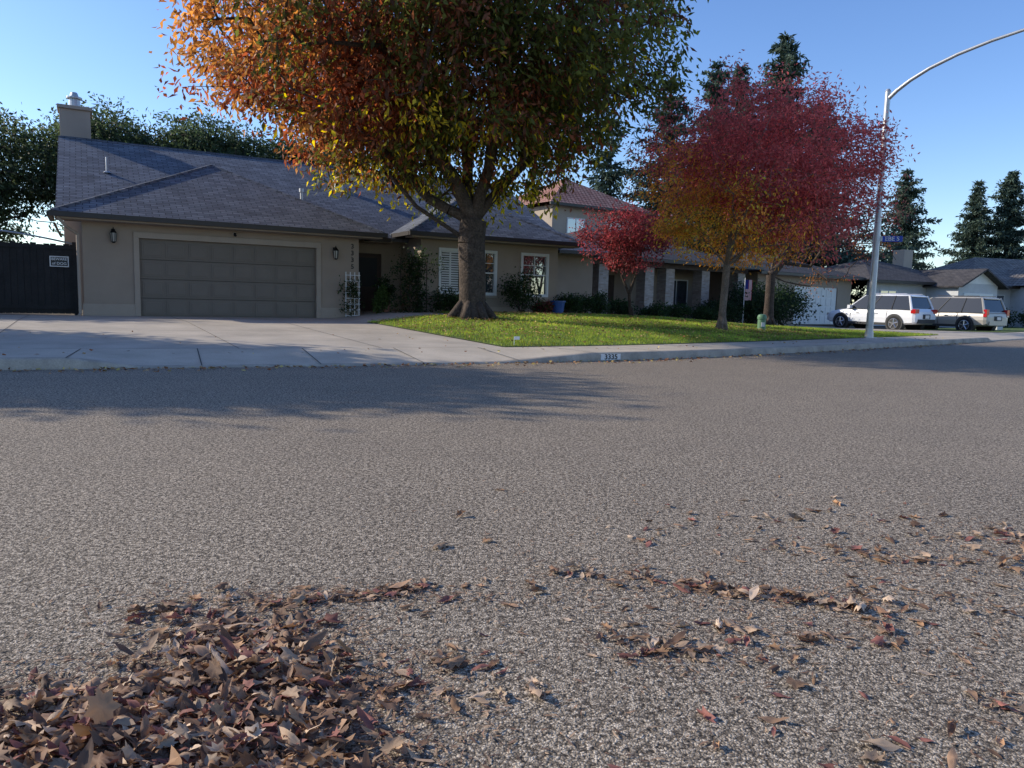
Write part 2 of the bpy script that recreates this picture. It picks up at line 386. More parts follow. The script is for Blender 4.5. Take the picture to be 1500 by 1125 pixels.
mb.box(-.14,0,-.05,-.003,.15,2.44,STUC2); mb.box(4.88,5.02,-.05,-.003,.15,2.44,STUC2); mb.box(-.14,5.02,-.05,-.003,2.44,2.60,STUC2)
mb.box(8.42,13.91,.26,.298,.3,.75,STUC2)
for w_ in wins:
    a,b,c,d=w_
    mb.box(a-.06,b+.06,.24,.297,c-.14,c-.06,STUC2)
mb.done('trim',hs,bevel=.008)
mb=MB()
mb.box(.0,4.88,.10,.14,.2,2.44,GDOOR)
for r_ in range(4):
    z=.28+r_*.535
    mb.box(.01,4.87,.085,.1,z-.022,z-.008,GUTTER) 
    for c_ in range(8):
        x=.06+c_*.605
        mb.box(x,x+.53,.078,.098,z+.05,z+.46,GDOOR)
        mb.box(x+.05,x+.48,.068,.079,z+.1,z+.41,GDOOR)
mb.done('garage_door',hs,bevel=.006)
mb=MB()
for k,(a,b,c,d) in enumerate(wins):
    f=.05
    mb.box(a,a+f,.27,.36,c,d,WHITE);mb.box(b-f,b,.27,.36,c,d,WHITE);mb.box(a+f,b-f,.27,.36,d-f,d,WHITE);mb.box(a+f,b-f,.27,.36,c,c+f,WHITE)
    mb.box(a-.05,a,.255,.299,c-.05,d+.05,WHITE);mb.box(b,b+.05,.255,.299,c-.05,d+.05,WHITE);mb.box(a,b,.255,.299,d,d+.05,WHITE);mb.box(a,b,.255,.299,c-.05,c,WHITE)
    if k: 
        mb.box(a+f,b-f,.285,.345,(c+d)/2-.02,(c+d)/2+.02,WHITE)
        mb.face([(a+f,.34,c+f),(b-f,.34,c+f),(b-f,.34,d-f),(a+f,.34,d-f)],GLASS)
        mb.box((a+b)/2-.012,(a+b)/2+.012,.3,.338,(c+d)/2+.02,d-f,WHITE); mb.box(a+f,b-f,.301,.337,(c+d)/2+.33,(c+d)/2+.35,WHITE)
    else:
        for j in range(17):
            z=c+.08+j*.08
            mb.box(a+f+.04,b-f-.04,.33,.35,z,z+.05,SHUT)
        mb.box((a+b)/2-.03,(a+b)/2+.03,.325,.355,c+f,d-f,SHUT)
        mb.box(a+f,b-f,.37,.40,c+f,d-f,DARK)
mb.box(13.872,13.90,.75,1.35,1.2,2.66,WHITE); mb.box(13.90,13.91,.81,1.29,1.27,2.6,GLASS)
mb.done('windows',hs)
mb=MB(); mb.box(6.7,7.75,2.26,2.32,.3,2.5,WOODD); mb.box(6.85,7.6,2.23,2.259,.5,1.2,WOODD); mb.box(6.85,7.6,2.23,2.259,1.35,2.35,DARK); mb.tube((7.65,2.2,1.3),(7.65,2.2,1.45),.02,.02,RIM); mb.done('front_door',hs)
mb=MB()
pm=(6.27-3.0)/6.6
mb.face([(-2,1.4,3),(15.6,1.4,3),(15.6,8,6.27),(-2,8,6.27)],SHING); mb.face([(15.6,14.6,3),(-2,14.6,3),(-2,8,6.27),(15.6,8,6.27)],SHING)
mb.face([(15.6,1.4,3),(17.4,1.4,3),(15.6,3.2,3.89)],SHING); mb.face([(17.4,1.4,3),(17.4,14.6,3),(15.6,12.8,3.89),(15.6,3.2,3.89)],SHING); mb.face([(17.4,14.6,3),(15.6,14.6,3),(15.6,12.8,3.89)],SHING)
mb.done('main_roof',hs,solid=.12)
mb=MB()
A=(-2.0,-.6,2.98);B_=(6.83,-.6,2.98);P_=(2.43,3.8,5.17);Q_=(2.43,5.9,5.17)
mb.face([A,B_,P_],SHING); mb.face([(-2.0,1.5,2.98),A,P_,Q_],SHING); mb.face([B_,(6.83,1.5,2.98),Q_,P_],SHING)
A=(7.86,-.3,3.15);B_=(14.47,-.3,3.15);P2=(11.17,3.0,4.8);Q2=(11.17,5.2,4.8)
mb.face([A,B_,P2],SHING); mb.face([(7.86,1.7,3.15),A,P2,Q2],SHING); mb.face([B_,(14.47,1.7,3.15),Q2,P2],SHING)
mb.done('hip_roofs',hs,solid=.1)
mb=MB()
def cap(a,b): mb.tube((a[0],a[1],a[2]-.02),(b[0],b[1],b[2]-.02),.07,.07,SHING,6)
cap((-2,8,6.27),(15.6,8,6.27))
for a,b in [((-2.0,-.6,2.98),P_),((6.83,-.6,2.98),P_),(P_,Q_),((7.86,-.3,3.15),P2),((14.47,-.3,3.15),P2),(P2,Q2)]: cap(a,b)
mb.done('ridge_caps',hs)
mb=MB()
mb.box(-2.08,6.93,-.72,-.61,2.84,2.97,GUTTER); mb.box(-2.12,-2.01,-.61,1.3,2.84,2.97,GUTTER); mb.box(6.835,6.93,-.61,1.3,2.84,2.97,GUTTER)
mb.box(7.78,14.55,-.42,-.31,3.01,3.14,GUTTER); mb.box(14.475,14.56,-.31,1.3,3.01,3.14,GUTTER); mb.box(7.77,7.855,-.31,1.3,3.01,3.14,GUTTER)
mb.box(6.95,7.76,1.28,1.39,2.86,2.99,GUTTER); mb.box(14.57,17.45,1.28,1.39,2.86,2.99,GUTTER)
mb.box(-2.06,-2.001,1.4,8.0,2.80,2.83,GUTTER)
mb.path([(-1.9,-.6,2.84),(-1.7,-.4,2.6),(-1.46,-.06,2.45),(-1.46,-.06,.35),(-1.5,-.25,.28)],[.04]*5,STUC2,8)
mb.done('gutters',hs)
mb=MB()
mb.box(-1.95,6.8,-.6,-.002,2.80,2.86,STUC); mb.box(7.9,14.4,-.3,.298,2.96,3.02,STUC); mb.box(6.85,7.85,1.4,2.19,2.84,2.9,STUC); mb.done('soffit',hs)
mb=MB()
mb.box(-1.95,-1.0,8.2,9.2,.0,7.3,STUC2); mb.box(-2.02,-.93,8.13,9.27,7.3,7.42,STUC2); mb.tube((-1.48,8.7,7.42),(-1.48,8.7,7.75),.19,.17,GALV,12); mb.tube((-1.48,8.7,7.75),(-1.48,8.7,7.82),.25,.25,GALV,12); mb.tube((-1.48,8.7,7.82),(-1.48,8.7,7.98),.15,.1,GALV,12)
mb.done('chimney',hs,bevel=.01)
mb=MB()
def zr(ly): return 3+(ly-1.4)*pm
mb.tube((-.6,5,zr(5)-.1),(-.6,5,zr(5)+.5),.04,.04,GALV); mb.tube((-.6,5,zr(5)),(-.6,5,zr(5)+.05),.13,.07,GALV)
mb.tube((5.3,3.5,zr(3.5)-.1),(5.3,3.5,zr(3.5)+.62),.05,.05,GALV); mb.tube((5.3,3.5,zr(3.5)+.5),(5.3,3.5,zr(3.5)+.62),.085,.085,GALV); mb.tube((5.3,3.5,zr(3.5)),(5.3,3.5,zr(3.5)+.1),.16,.07,GALV)
z=zr(5.5)
mb.tube((7.2,5.5,z-.1),(7.2,5.5,z+.28),.17,.17,WHITE,12); mb.rings([[(7.2+.24*s*math.cos(t),5.35+.24*s*math.sin(t),z+h_) for t in np.linspace(0,6.283,14,endpoint=False)] for s,h_ in((1,.22),(1,.3),(.8,.4),(.3,.45))],WHITE)
mb.done('roof_vents',hs)
def lantern(x,z):
    mb=MB()
    mb.box(x-.05,x+.05,-.03,-.002,z-.02,z+.16,BLACK); mb.tube((x,-.03,z+.1),(x,-.16,z+.2),.012,.012,BLACK); mb.tube((x,-.16,z+.2),(x,-.16,z+.12),.012,.012,BLACK)
    mb.tube((x,-.16,z+.05),(x,-.16,z+.16),.10,.02,BLACK,6); mb.tube((x,-.16,z-.18),(x,-.16,z+.05),.055,.08,LAMPG,6); mb.tube((x,-.16,z-.22),(x,-.16,z-.18),.03,.065,BLACK,6)
    for k in range(6):
        t=k*math.pi/3; mb.tube((x+.057*math.cos(t),-.16+.057*math.sin(t),z-.18),(x+.083*math.cos(t),-.16+.083*math.sin(t),z+.05),.012,.012,BLACK,5)
    mb.done('wall_lantern',hs)
lantern(-.62,2.48); lantern(5.45,2.33)
mb=MB(); mb.tube((2.5,-.002,2.72),(2.5,-.1,2.70),.04,.05,WHITE,10); mb.tube((2.5,-.1,2.70),(2.5,-.17,2.66),.045,.04,BLACK,10); mb.done('security_camera',hs)
for k,ch_ in enumerate('3335'): text('house_number',ch_,.2,BLACK,hs,(6.02,-.012,2.55-k*.21),(R(90),0,0),.01)
def trellis(name,x,y,w,h,zb):
    e=empty(name,(*toW(x,y),0),AN); mb=MB()
    for i in range(4): xx=-w/2+i*w/3; mb.box(xx-.012,xx+.012,-.012,.012,zb,zb+h,SHUT if name.startswith('white') else WOODD)
    for j in range(8): z=zb+.1+j*(h-.2)/7; mb.box(-w/2-.03,w/2+.03,-.028,-.013,z-.01,z+.01,SHUT if name.startswith('white') else WOODD)
    mb.done('lattice',e); return e
def foliage(parent,name,cs,per,r,L,cols,mat=None,seed=0,droop=.3):
    cs=np.array(cs,float); rr=np.array(r,float)
    P=np.repeat(cs,per,0)+rng.normal(size=(len(cs)*per,3))*rr
    V,Q=leafquads(P,L,L*.32,droop); c=np.array(cols)[rng.integers(0,len(cols),len(P))]*(.6+.8*rng.random((len(P),1)))
    return npmesh(name,V,Q,mat or LEAF,np.repeat(c,4,0),parent)
GR=[(.035,.06,.02),(.045,.07,.022),(.022,.04,.015)]
t1=trellis('white_trellis',5.95,-.25,.42,1.45,.3); foliage(t1,'vine',[(rng.normal()*.14,-.03,.5+rng.random()*1.1) for _ in range(30)],22,(.08,.05,.1),.07,GR)
t2=trellis('vine_trellis',7.95,-.35,.9,1.9,.35); foliage(t2,'vine',[(rng.normal()*.3,-.05,.5+rng.random()*1.9) for _ in range(60)],40,(.12,.1,.15),.08,GR)
def shrub(name,x,y,r,h,cols=GR,L=.08,nn=26,per=60,world=False):
    wx_,wy_=(x,y) if world else toW(x,y); lx_,ly_=toL(wx_,wy_); zg=float(H(lx_,ly_))
    e=empty(name,(wx_,wy_,zg)); cs=[]
    while len(cs)<nn:
        p=rng.random(3)*2-1
        if np.linalg.norm(p)<1: cs.append((p[0]*r,p[1]*r,h*.52+p[2]*h*.42))
    mb=MB()
    for c in cs[:10]: mb.tube((0,0,-.03),c,.018,.006,BARK,5)
    mb.done('stems',e); foliage(e,'leaves',cs,per,(r*.22,r*.22,h*.12),L,cols); return e
shrub('shrub',8.9,-.7,.55,.8); shrub('shrub',9.6,-.6,.5,.6); shrub('shrub',11.9,-.55,.62,1.45,nn=40); shrub('shrub',14.2,.1,.5,.75); shrub('shrub',14.9,.9,.45,.7); shrub('shrub',15.7,1.2,.5,.75); shrub('shrub',6.9,-.2,.25,.8,[(.07,.11,.03)]); shrub('shrub',16.5,1.3,.45,.9)
shrub('shrub',12.7,-.6,.35,.45,[(.2,.05,.05),(.1,.08,.03)])
e=empty('blue_bin',(*toW(13.25,-.75),float(H(13.25,-.75)))); mb=MB()
mb.rings([[(r_*math.cos(t),r_*math.sin(t),z_) for t in np.linspace(0,6.283,20,endpoint=False)] for r_,z_ in((.2,.0),(.26,.42),(.29,.42),(.29,.47),(.25,.47),(.22,.1))],TUB); mb.done('tub',e,smooth=False)
e=empty('potted_plant',(*toW(7.2,.3),float(H(7.2,.3)))); mb=MB(); mb.rings([[(r_*math.cos(t),r_*math.sin(t),z_) for t in np.linspace(0,6.283,16,endpoint=False)] for r_,z_ in((.13,0),(.2,.34),(.22,.34),(.22,.38),(.17,.38))],TILE); mb.done('pot',e)
foliage(e,'leaves',[(rng.normal()*.1,rng.normal()*.1,.5+rng.random()*.5) for _ in range(20)],40,(.1,.1,.12),.09,GR)
# fence
fe=empty('wooden_gate_fence',(*toW(-1.5,.35),0),AN); mb=MB()
x=-.02;k=0
while x>-7:
    mb.box(x-.14,x,-.02+(.006 if k%2 else 0),.005,.33,2.18+.02*math.sin(k*2.3),FENCEM); x-=.150; k+=1
mb.box(-7,-.02,.006,.03,.35,2.15,DARK)
mb.box(-7,0,-.05,-.021,2.05,2.13,FENCEM); mb.box(-7,0,-.05,-.021,.45,.55,FENCEM)
mb.box(-.1,.02,-.06,.06,.2,2.25,FENCEM); mb.box(-4.6,-4.5,-.07,-.0505,.3,2.3,FENCEM)
mb.done('planks',fe)
mb=MB(); pts=[(-.05-t*4.5,0,2.2+.28*math.sin(math.pi*t)) for t in np.linspace(0,1,16)]; mb.path(pts,[.025]*16,GALV,6); mb.done('arch_rail',fe)
mb=MB(); mb.box(-.64,-.18,-.062,-.052,1.57,1.87,BLACK); mb.box(-.63,-.19,-.066,-.0625,1.58,1.86,SHUT); mb.box(-.605,-.215,-.069,-.0665,1.605,1.835,BLACK); mb.done('sign_plate',fe)
text('sign_text','BEWARE',.092,SHUT,fe,(-.41,-.072,1.78),(R(90),0,0),.002); text('sign_text','of DOG',.10,SHUT,fe,(-.41,-.072,1.665),(R(90),0,0),.002)
i=int(np.argmin(np.abs(D[:,0]-toL(1.72,13.0)[0]))); pt=D[i]; t_=T[i]; ang=AN+math.atan2(t_[1],t_[0]); w=toW(*(pt-NRM[i]*.006))
e=empty('kerb_house_number',(w[0],w[1],0),ang); mb=MB(); mb.box(-.22,.22,-.002,.012,.015,.122,WHITE); mb.done('paint_patch',e); text('digits','3335',.125,BLACK,e,(0,-.006,.068),(R(90),0,0),.002,sx=1.2)
# ------------------------------------------------------------------ trees
def tree(name,base,trunk,limbs,cc,cr,ncl,per,clr,L,colfn,rtr,bark=BARK,gap=.0,seed=1,lower=None,shell=.45,droop=.6,tw=.4,bare=0,gapf=.35,flare=1.5,lump=.28):
    global rng
    rng=np.random.default_rng(seed)
    base=np.array(base,float); cc=np.array(cc,float); cr=np.array(cr,float)
    nodes=[base+np.array(t,float) for t in trunk]; par=[-1]+list(range(len(trunk)-1)); plen=[0]*len(nodes)
    top=len(nodes)-1
    for lb in limbs:
        prev=lb[0] if isinstance(lb[0],int) else top
        pts=lb[1:] if isinstance(lb[0],int) else lb
        for p in pts:
            a=nodes[prev]; b=base+np.array(p,float); kk=max(1,int(np.linalg.norm(b-a)/.6))
            for s in range(1,kk+1):
                q=a+(b-a)*s/kk+(rng.normal(size=3)*.05 if s<kk else 0); nodes.append(q); par.append(prev); plen.append(plen[prev]+.6); prev=len(nodes)-1
    cs=[]
    off_=rng.random(3)*50
    while len(cs)<ncl:
        p=rng.normal(size=3); p/=np.linalg.norm(p); r=shell+(1-shell)*rng.random()**.7
        nz=noise.noise(Vector(p*2.0+off_))*lump; r2=r*(1+nz)
        q=cc+p*r2*np.where(p[2]<0,np.array([cr[0],cr[1],lower or cr[2]]),cr)
        if noise.noise(Vector(q*gapf+off_))<gap-.25: continue
        cs.append(q)
    cs=np.array(cs); d0=np.linalg.norm(cs-nodes[top],axis=1); cs=cs[np.argsort(d0)]
    tips=[]
    for q in cs:
        A_=np.array(nodes[1:]); dd=np.linalg.norm(A_-q,axis=1)+.18*np.array(plen[1:]); 
        dd[A_[:,2]>q[2]+.6]+=1.5
        if top>1: dd[:top-1]+=50
        j=int(np.argmin(dd))+1; a=nodes[j]; dist=np.linalg.norm(q-a); kk=max(1,int(dist/.55)); prev=j
        for s in range(1,kk+1):
            t=s/kk; pnt=a+(q-a)*t+np.array([0,0,-.10*dist*t*(1-t)*2+.0])+(rng.normal(size=3)*.07 if s<kk else 0)
            nodes.append(pnt); par.append(prev); plen.append(plen[prev]+dist/kk); prev=len(nodes)-1
        tips.append(prev)
    nn_=len(nodes); cnt=np.zeros(nn_)
    for t in tips: cnt[t]+=1
    for i_ in range(nn_-1,0,-1): cnt[par[i_]]+=cnt[i_]
    cnt=np.maximum(cnt,1); e_=.5; rad=rtr*(cnt/cnt[0])**e_; rad=np.maximum(rad,.008)
    rad[0]=rtr*flare
    root=empty(name,(0,0,0)); mb=MB()
    for i_ in range(1,nn_):
        j=par[i_]; big=rad[i_]>.08
        r0=rad[j] if j<=top and i_<=top else min(rad[j],rad[i_]*1.25)
        mb.tube(nodes[j],nodes[i_],r0,rad[i_],bark,12 if big else 5,caps=False)
    if flare>1:
        for k in range(7):
            a_=k*.9; mb.tube(base+np.array([math.cos(a_)*rtr*1.9,math.sin(a_)*rtr*1.9,-.1]),base+np.array([math.cos(a_)*rtr*.6,math.sin(a_)*rtr*.6,.45]),rtr*.3,rtr*.35,bark,7)
    o=mb.done('trunk_and_branches',root,smooth=True)
    nb_=int(len(cs)*(1-bare)); cl_=cs[rng.permutation(len(cs))[:nb_]]
    P=np.repeat(cl_,per,0)+np.clip(rng.normal(size=(nb_*per,3)),-2,2)*np.array([clr,clr,clr*.8])
    P=P+np.sin(P*7)*.06
    outd=unit(P-cc)
    V,Q=leafquads(P,L,L*tw*.5,droop,.3,outd)
    C=colfn(P,cc,cr,per)
    npmesh('crown_foliage',V,Q,LEAF,np.repeat(C,4,0),root)
    return root
def nz3(P,s,o=0):
    return np.array([noise.noise(Vector(p*s)+Vector((o,o,o))) for p in P])
def pal(P,cols,w,per=1):
    nc=(len(P)+per-1)//per
    w=w+rng.random(w.shape)*.3+np.repeat(rng.random((nc,w.shape[1]))*.35,per,0)[:len(P)]
    k=np.argmax(w,1); c=np.array(cols)[k]; br=np.repeat(.7+.6*rng.random((nc,1)),per,0)[:len(P)]; return c*(.6+.8*rng.random((len(P),1)))*br
def col_big(P,cc,cr,per):
    q=(P-cc)/cr; r=np.linalg.norm(q,axis=1); nzv=np.repeat(nz3(P[::per],.45,3),per)[:len(P)]
    left=np.clip(-q[:,0]-.2,0,1)
    red=.27+.5*left+q[:,2]*.1+nzv*.6; org=.20+left*.75-nzv*.3+.15*q[:,2]
    yel=.06-q[:,2]*.75-nzv*.2+q[:,0]*.15-.1*r; grn=.42-nzv*.5-left*.5-.15*q[:,2]+.12*q[:,0]; mar=.40+.1*q[:,2]+nzv*.35-left*.2
    return pal(P,[(.28,.085,.045),(.42,.20,.07),(.56,.44,.05),(.11,.12,.03),(.17,.07,.04)],np.stack([red,org,yel,grn,mar],1),per)
bx=np.array([-1.15,20.5,.5])
tree('autumn_ash_tree',bx,[(0,0,-.1),(.02,0,.35),(.0,0,1.2),(-.04,0,2.0),(0,0,2.6)],
     [[(-1.2,.1,3.15),(-2.6,.2,4.6),(-4.2,.3,5.8)],[(-.5,-.3,3.6),(-1.4,-1.2,5.2),(-2.6,-2.4,7.0)],[(-.2,.2,4.2),(-.5,.5,6.4),(-.8,.6,8.8)],[(.4,-.3,3.9),(.8,-1.3,5.8),(1.2,-2.4,8)],
      [(.8,.2,3.6),(2.0,.4,4.9),(3.6,.6,6.2)],[(.3,.6,3.8),(.6,2.2,5.4),(.9,4,7)],[(-.5,.7,3.8),(-1.6,2.3,5.4),(-3,4,7)],[3,(-.6,-.1,2.35),(-1.5,-.3,2.9),(-2.2,-.3,3.7),(-2.9,-.2,4.7)]],
     (-2.1,20.4,7.6),(6.1,5.8,5.2),1950,56,.34,.19,col_big,.36,gap=.02,seed=5,lower=3.55,shell=.35,droop=1.1,lump=.32)
def col_red(P,cc,cr,per):
    q=(P-cc)/cr; nzv=np.repeat(nz3(P[::per],.7,9),per)[:len(P)]
    red=.62+q[:,0]*.2+q[:,2]*.35+nzv*.3; org=.27-q[:,2]*.5-q[:,0]*.35+nzv*.3; mar=.30+q[:,0]*.3; yel=.10-q[:,2]*.55-q[:,0]*.3
    return pal(P,[(.48,.13,.12),(.62,.30,.08),(.31,.09,.09),(.6,.45,.08)],np.stack([red,org,mar,yel],1),per)
tree('red_maple_tree',(6.05,21.9,.28),[(0,0,-.1),(0,0,.6),(.03,0,1.3),(.05,0,1.9)],
     [[(-.7,-.1,2.6),(-1.5,-.2,3.5)],[(.1,0,3),(.3,0,4.6),(.5,0,5.8)],[(.9,.1,2.6),(2.2,.2,3.5)],[(.3,.6,2.9),(.6,1.4,4)],[(.1,-.6,2.8),(.4,-1.4,4)]],
     (6.85,21.9,4.5),(3.5,3.1,2.75),680,74,.26,.11,col_red,.105,bark=BARK2,gap=-.1,seed=11,lower=2.2,shell=.25,flare=1.3,gapf=.7,lump=.3)
def col_mar(P,cc,cr,per): return pal(P,[(.26,.06,.07),(.34,.08,.08),(.15,.045,.045)],np.tile([.3,.3,.3],(len(P),1)),per)
tree('japanese_maple_tree',(4.05,26.0,.4),[(0,0,-.05),(-.05,0,.4),(-.1,0,.9)],[[(-.5,0,1.8),(-.8,0,2.5)],[(.2,0,1.9),(.3,.1,2.8)],[(0,.3,1.9)]],(3.8,26,3.05),(1.75,1.5,1.4),170,60,.2,.11,col_mar,.06,gap=.0,seed=12,shell=.2,flare=1.2)
tree('red_maple_tree',(11.3,33.5,.2),[(0,0,-.1),(0,0,1),(0,0,2.2)],[[(-1,0,4),(-1.5,0,6)],[(.3,0,4),(.6,0,7)],[(1.2,0,4),(2.8,0,5.5)],[(1,1,4)]],(13.6,33.5,5.0),(3.9,3.0,3.6),380,34,.24,.11,lambda P,cc,cr,per:pal(P,[(.24,.07,.07),(.36,.16,.06),(.13,.05,.05)],np.stack([.45+0*P[:,0],.25-(P-cc)[:,2]*.12,.5+0*P[:,0]],1),per),.2,gap=.0,seed=13,bare=.7,lower=3,shell=.2,flare=1.3)
def col_g(P,cc,cr,per): return pal(P,[(.055,.08,.035),(.085,.105,.055),(.035,.052,.025)],np.tile([.3,.3,.3],(len(P),1)),per)
for k,(x,y,z,r,hh) in enumerate([(-28,39,6.5,5.0,3.6),(-22.5,42,7.8,3.6,2.7),(-17,43,7.9,3.8,2.6),(-34,36,6,4,3.5),(-12,45,7.4,3.4,2.6)]):
    tree('oak_tree',(x,y,0),[(0,0,-.1),(0,0,1.5),(0,0,2.8)],[[(-1,0,5)],[(1,0,5)],[(0,1,6)]],(x,y,z),(r,r,hh),380,75,.45,.24,col_g,.28,gap=-.02,seed=20+k,shell=.2,flare=1.2,bare=.05)
# yard trees of the left neighbour; their shadows lie over the street and the drive
for k,(x,y,z,rx,ry,rz) in enumerate([(-15.6,11.5,4.0,3.9,3.3,3.2),(-23,20.6,3.9,3.2,2.3,2.8)]):
    tree('oak_tree',(x,y,.15),[(0,0,-.1),(0,0,.8),(0,0,1.6)],[[(-1,0,3)],[(1,0,3)],[(0,1,3.4)],[(0,-1,3.2)]],(x,y,z),(rx,ry,rz),700 if k==0 else 480,56,.4,.26,col_g,.2,gap=-.3,seed=40+k,shell=.3,flare=1.2,lower=3.1,lump=.1)
def conifer(name,x,y,h,r,seed,dens=1.0,top=.0,col=(.03,.055,.03)):
    g=np.random.default_rng(seed); root=empty(name,(x,y,0)); mb=MB(); mb.tube((0,0,-.2),(0,0,h*.97),h*.018,.03,BARK,8)
    P=[]; nl=int(h*1.7)
    for l in range(nl):
        t=(l+g.random()*.6)/nl; z=h*(.1+.9*t); rr=r*(1-t)**.8*(.6+.7*g.random())+.12
        nb=int(5*dens)+1
        for b in range(nb):
            a=g.random()*6.283; ln=rr*(.45+.75*g.random()); d=np.array([math.cos(a),math.sin(a),-.15+.35*t+.15*g.normal()])
            if ln>.8: mb.tube((0,0,z),tuple(np.array([0,0,z])+d*ln*.9),.04,.012,BARK,4,caps=False)
            m=int(18*ln*dens)+6
            s=g.random((m,1)); P.append(np.array([0,0,z])+d*ln*s+g.normal(size=(m,3))*np.array([.22,.22,.12])*(.4+.12*ln))
    P=np.concatenate(P); mb.done('trunk_and_branches',root)
    global rng; rng=g
    V,Q=leafquads(P,.42,.08,.5,.2,unit(P*np.array([1,1,0])+1e-6)); C=np.array(col)*(.5+1.0*g.random((len(P),1)))
    npmesh('needles',V,Q,NEED,np.repeat(C,4,0),root)
PC=(.06,.09,.065)
conifer('pine_tree',20.3,60,21.8,7.0,31,1.6,col=PC); conifer('pine_tree',15.2,60,19.6,5.8,32,1.6,col=PC); conifer('pine_tree',24.2,62,17.4,6.2,33,1.6,col=PC); conifer('pine_tree',11,57,17.5,5.6,34,1.4,col=PC); conifer('pine_tree',17.8,63,20.4,5.6,38,1.5,col=PC); conifer('pine_tree',7,58,15,5,39,1.1,col=PC)
conifer('pine_tree',42.5,84,16.3,4.8,35,1.9,col=PC); conifer('pine_tree',54.0,90,16.3,4.0,36,1.9,col=PC); conifer('pine_tree',57.8,90,17.6,5.0,37,2.0,col=PC)
# ------------------------------------------------------------------ neighbours
def hiproof(mb,x0,x1,y0,y1,z,rise,mat,gab=0):
    w=min(x1-x0,y1-y0)/2
    if (x1-x0)>=(y1-y0): a=(x0+w,(y0+y1)/2,z+rise);b=(x1-w,(y0+y1)/2,z+rise)
    else: a=((x0+x1)/2,y0+w,z+rise);b=((x0+x1)/2,y1-w,z+rise)
    if (x1-x0)>=(y1-y0):
        mb.face([(x0,y0,z),(x1,y0,z),b,a],mat);mb.face([(x1,y1,z),(x0,y1,z),a,b],mat);mb.face([(x0,y1,z),(x0,y0,z),a],mat);mb.face([(x1,y0,z),(x1,y1,z),b],mat)
    else:
        mb.face([(x0,y0,z),(x1,y0,z),a],mat);mb.face([(x1,y1,z),(x0,y1,z),b],mat);mb.face([(x0,y1,z),(x0,y0,z),a,b],mat);mb.face([(x1,y0,z),(x1,y1,z),b,a],mat)
    mb.box(x0-.06,x1+.06,y0-.1,y0-.002,z-.17,z-.02,GUTTER)
def win(mb,a,b,c,d,y,fr=WHITE):
    mb.box(a-.06,a,y-.05,y-.002,c-.06,d+.06,fr);mb.box(b,b+.06,y-.05,y-.002,c-.06,d+.06,fr);mb.box(a,b,y-.05,y-.002,d,d+.06,fr);mb.box(a,b,y-.05,y-.002,c-.06,c,fr)
    mb.box((a+b)/2-.02,(a+b)/2+.02,y-.04,y-.003,c,d,fr); mb.box(a,b,y-.02,y-.004,c,d,GLASS)
ph=empty('brick_porch_house',(3.6,34.5,0),R(36)); mb=MB()
mb.wall(-1,11,0,3.1,2.4,.2,[],STUC); mb.box(10.8,11,.2,2.4,0,3.1,STUC); mb.box(-1,-.8,2.6,9,0,3.1,STUC); mb.done('walls',ph)
mb=MB()
win(mb,.3,1.6,.9,2.3,2.4); win(mb,7.3,9,.9,2.3,2.4); mb.box(2.5,3.5,2.35,2.399,.3,2.4,WOODD); mb.done('windows_and_door',ph)
mb=MB()
for x in(.3,3.3,4.75,7.4,10.3):
    mb.box(x,x+.6,0,.6,.1,2.75,BRICK)
mb.box(-1,11.2,.05,.55,2.76,3.05,WOODD); mb.done('brick_columns',ph)
mb=MB(); hiproof(mb,-1.6,11.6,-.5,9.5,3.15,1.7,SHING2); mb.done('roof',ph)
mb=MB(); mb.box(-1,11,.7,2.39,.15,.28,CONC); mb.done('porch_floor',ph)
th=empty('two_storey_tile_house',(1.9,43,0),R(33)); mb=MB()
mb.box(.5,7.4,.5,8,0,6.5,STUC2); mb.done('walls',th); mb=MB(); win(mb,1.6,2.8,4.6,5.8,.5); win(mb,4.5,5.8,4.6,5.8,.5); mb.done('windows',th)
mb=MB(); hiproof(mb,0,7.9,0,8.5,6.6,2.1,TILE); mb.done('roof',th)
gh=empty('garage_house',(3.6+.809*12,34.5+.588*12,0),R(36)); mb=MB()
mb.wall(0,9.4,0,2.9,0,.2,[(3.5,7.9,0,2.25)],STUC); mb.box(9.2,9.4,.2,8,0,2.9,STUC); mb.box(0,.2,.2,8,0,2.9,STUC); mb.done('walls',gh)
mb=MB(); mb.box(3.5,7.9,.06,.1,.05,2.25,WHITE)
for r_ in range(4):
    for c_ in range(8): mb.box(3.56+c_*.54,3.56+c_*.54+.46,.04,.059,.12+r_*.53,.55+r_*.53,WHITE)
mb.done('garage_door',gh,bevel=.006)
mb=MB(); hiproof(mb,-.6,10,-.6,9,2.95,1.5,SHING2); mb.done('roof',gh)
HG=[(.03,.05,.02),(.04,.06,.022),(.02,.035,.014)]
shrub('hedge',12.3,38.6,1.6,2.1,HG,nn=90,per=70,L=.12,world=True); shrub('hedge',14.2,39.8,1.3,2.0,HG,nn=70,per=60,L=.12,world=True); shrub('hedge',10.2,37.6,1.1,1.2,HG,nn=50,per=60,L=.1,world=True)
for x_,y_ in((4.8,33.6),(6.4,34.4),(9.2,36.6),(7.6,35.4)): shrub('shrub',x_,y_,.6,.8,world=True,L=.1)
fl=empty('national_flag',(11.3,37.2,0)); mb=MB(); mb.tube((0,0,0),(0,0,2.4),.02,.02,WHITE,6)
for k in range(13):
    x0=.03+k*.025; mb.box(x0,x0+.025,-.01,.01,1.3,2.3 if k>5 else 1.85,FLAGR if k%2==0 else WHITE)
mb.box(.03,.18,-.01,.01,1.851,2.3,FLAGB); mb.done('flag_cloth',fl)
hd=empty('gabled_house',(22.0,47,0),R(25)); mb=MB(); mb.wall(0,9.5,0,2.8,0,.2,[],OFFW); mb.box(9.3,9.5,.2,8,0,2.8,OFFW)
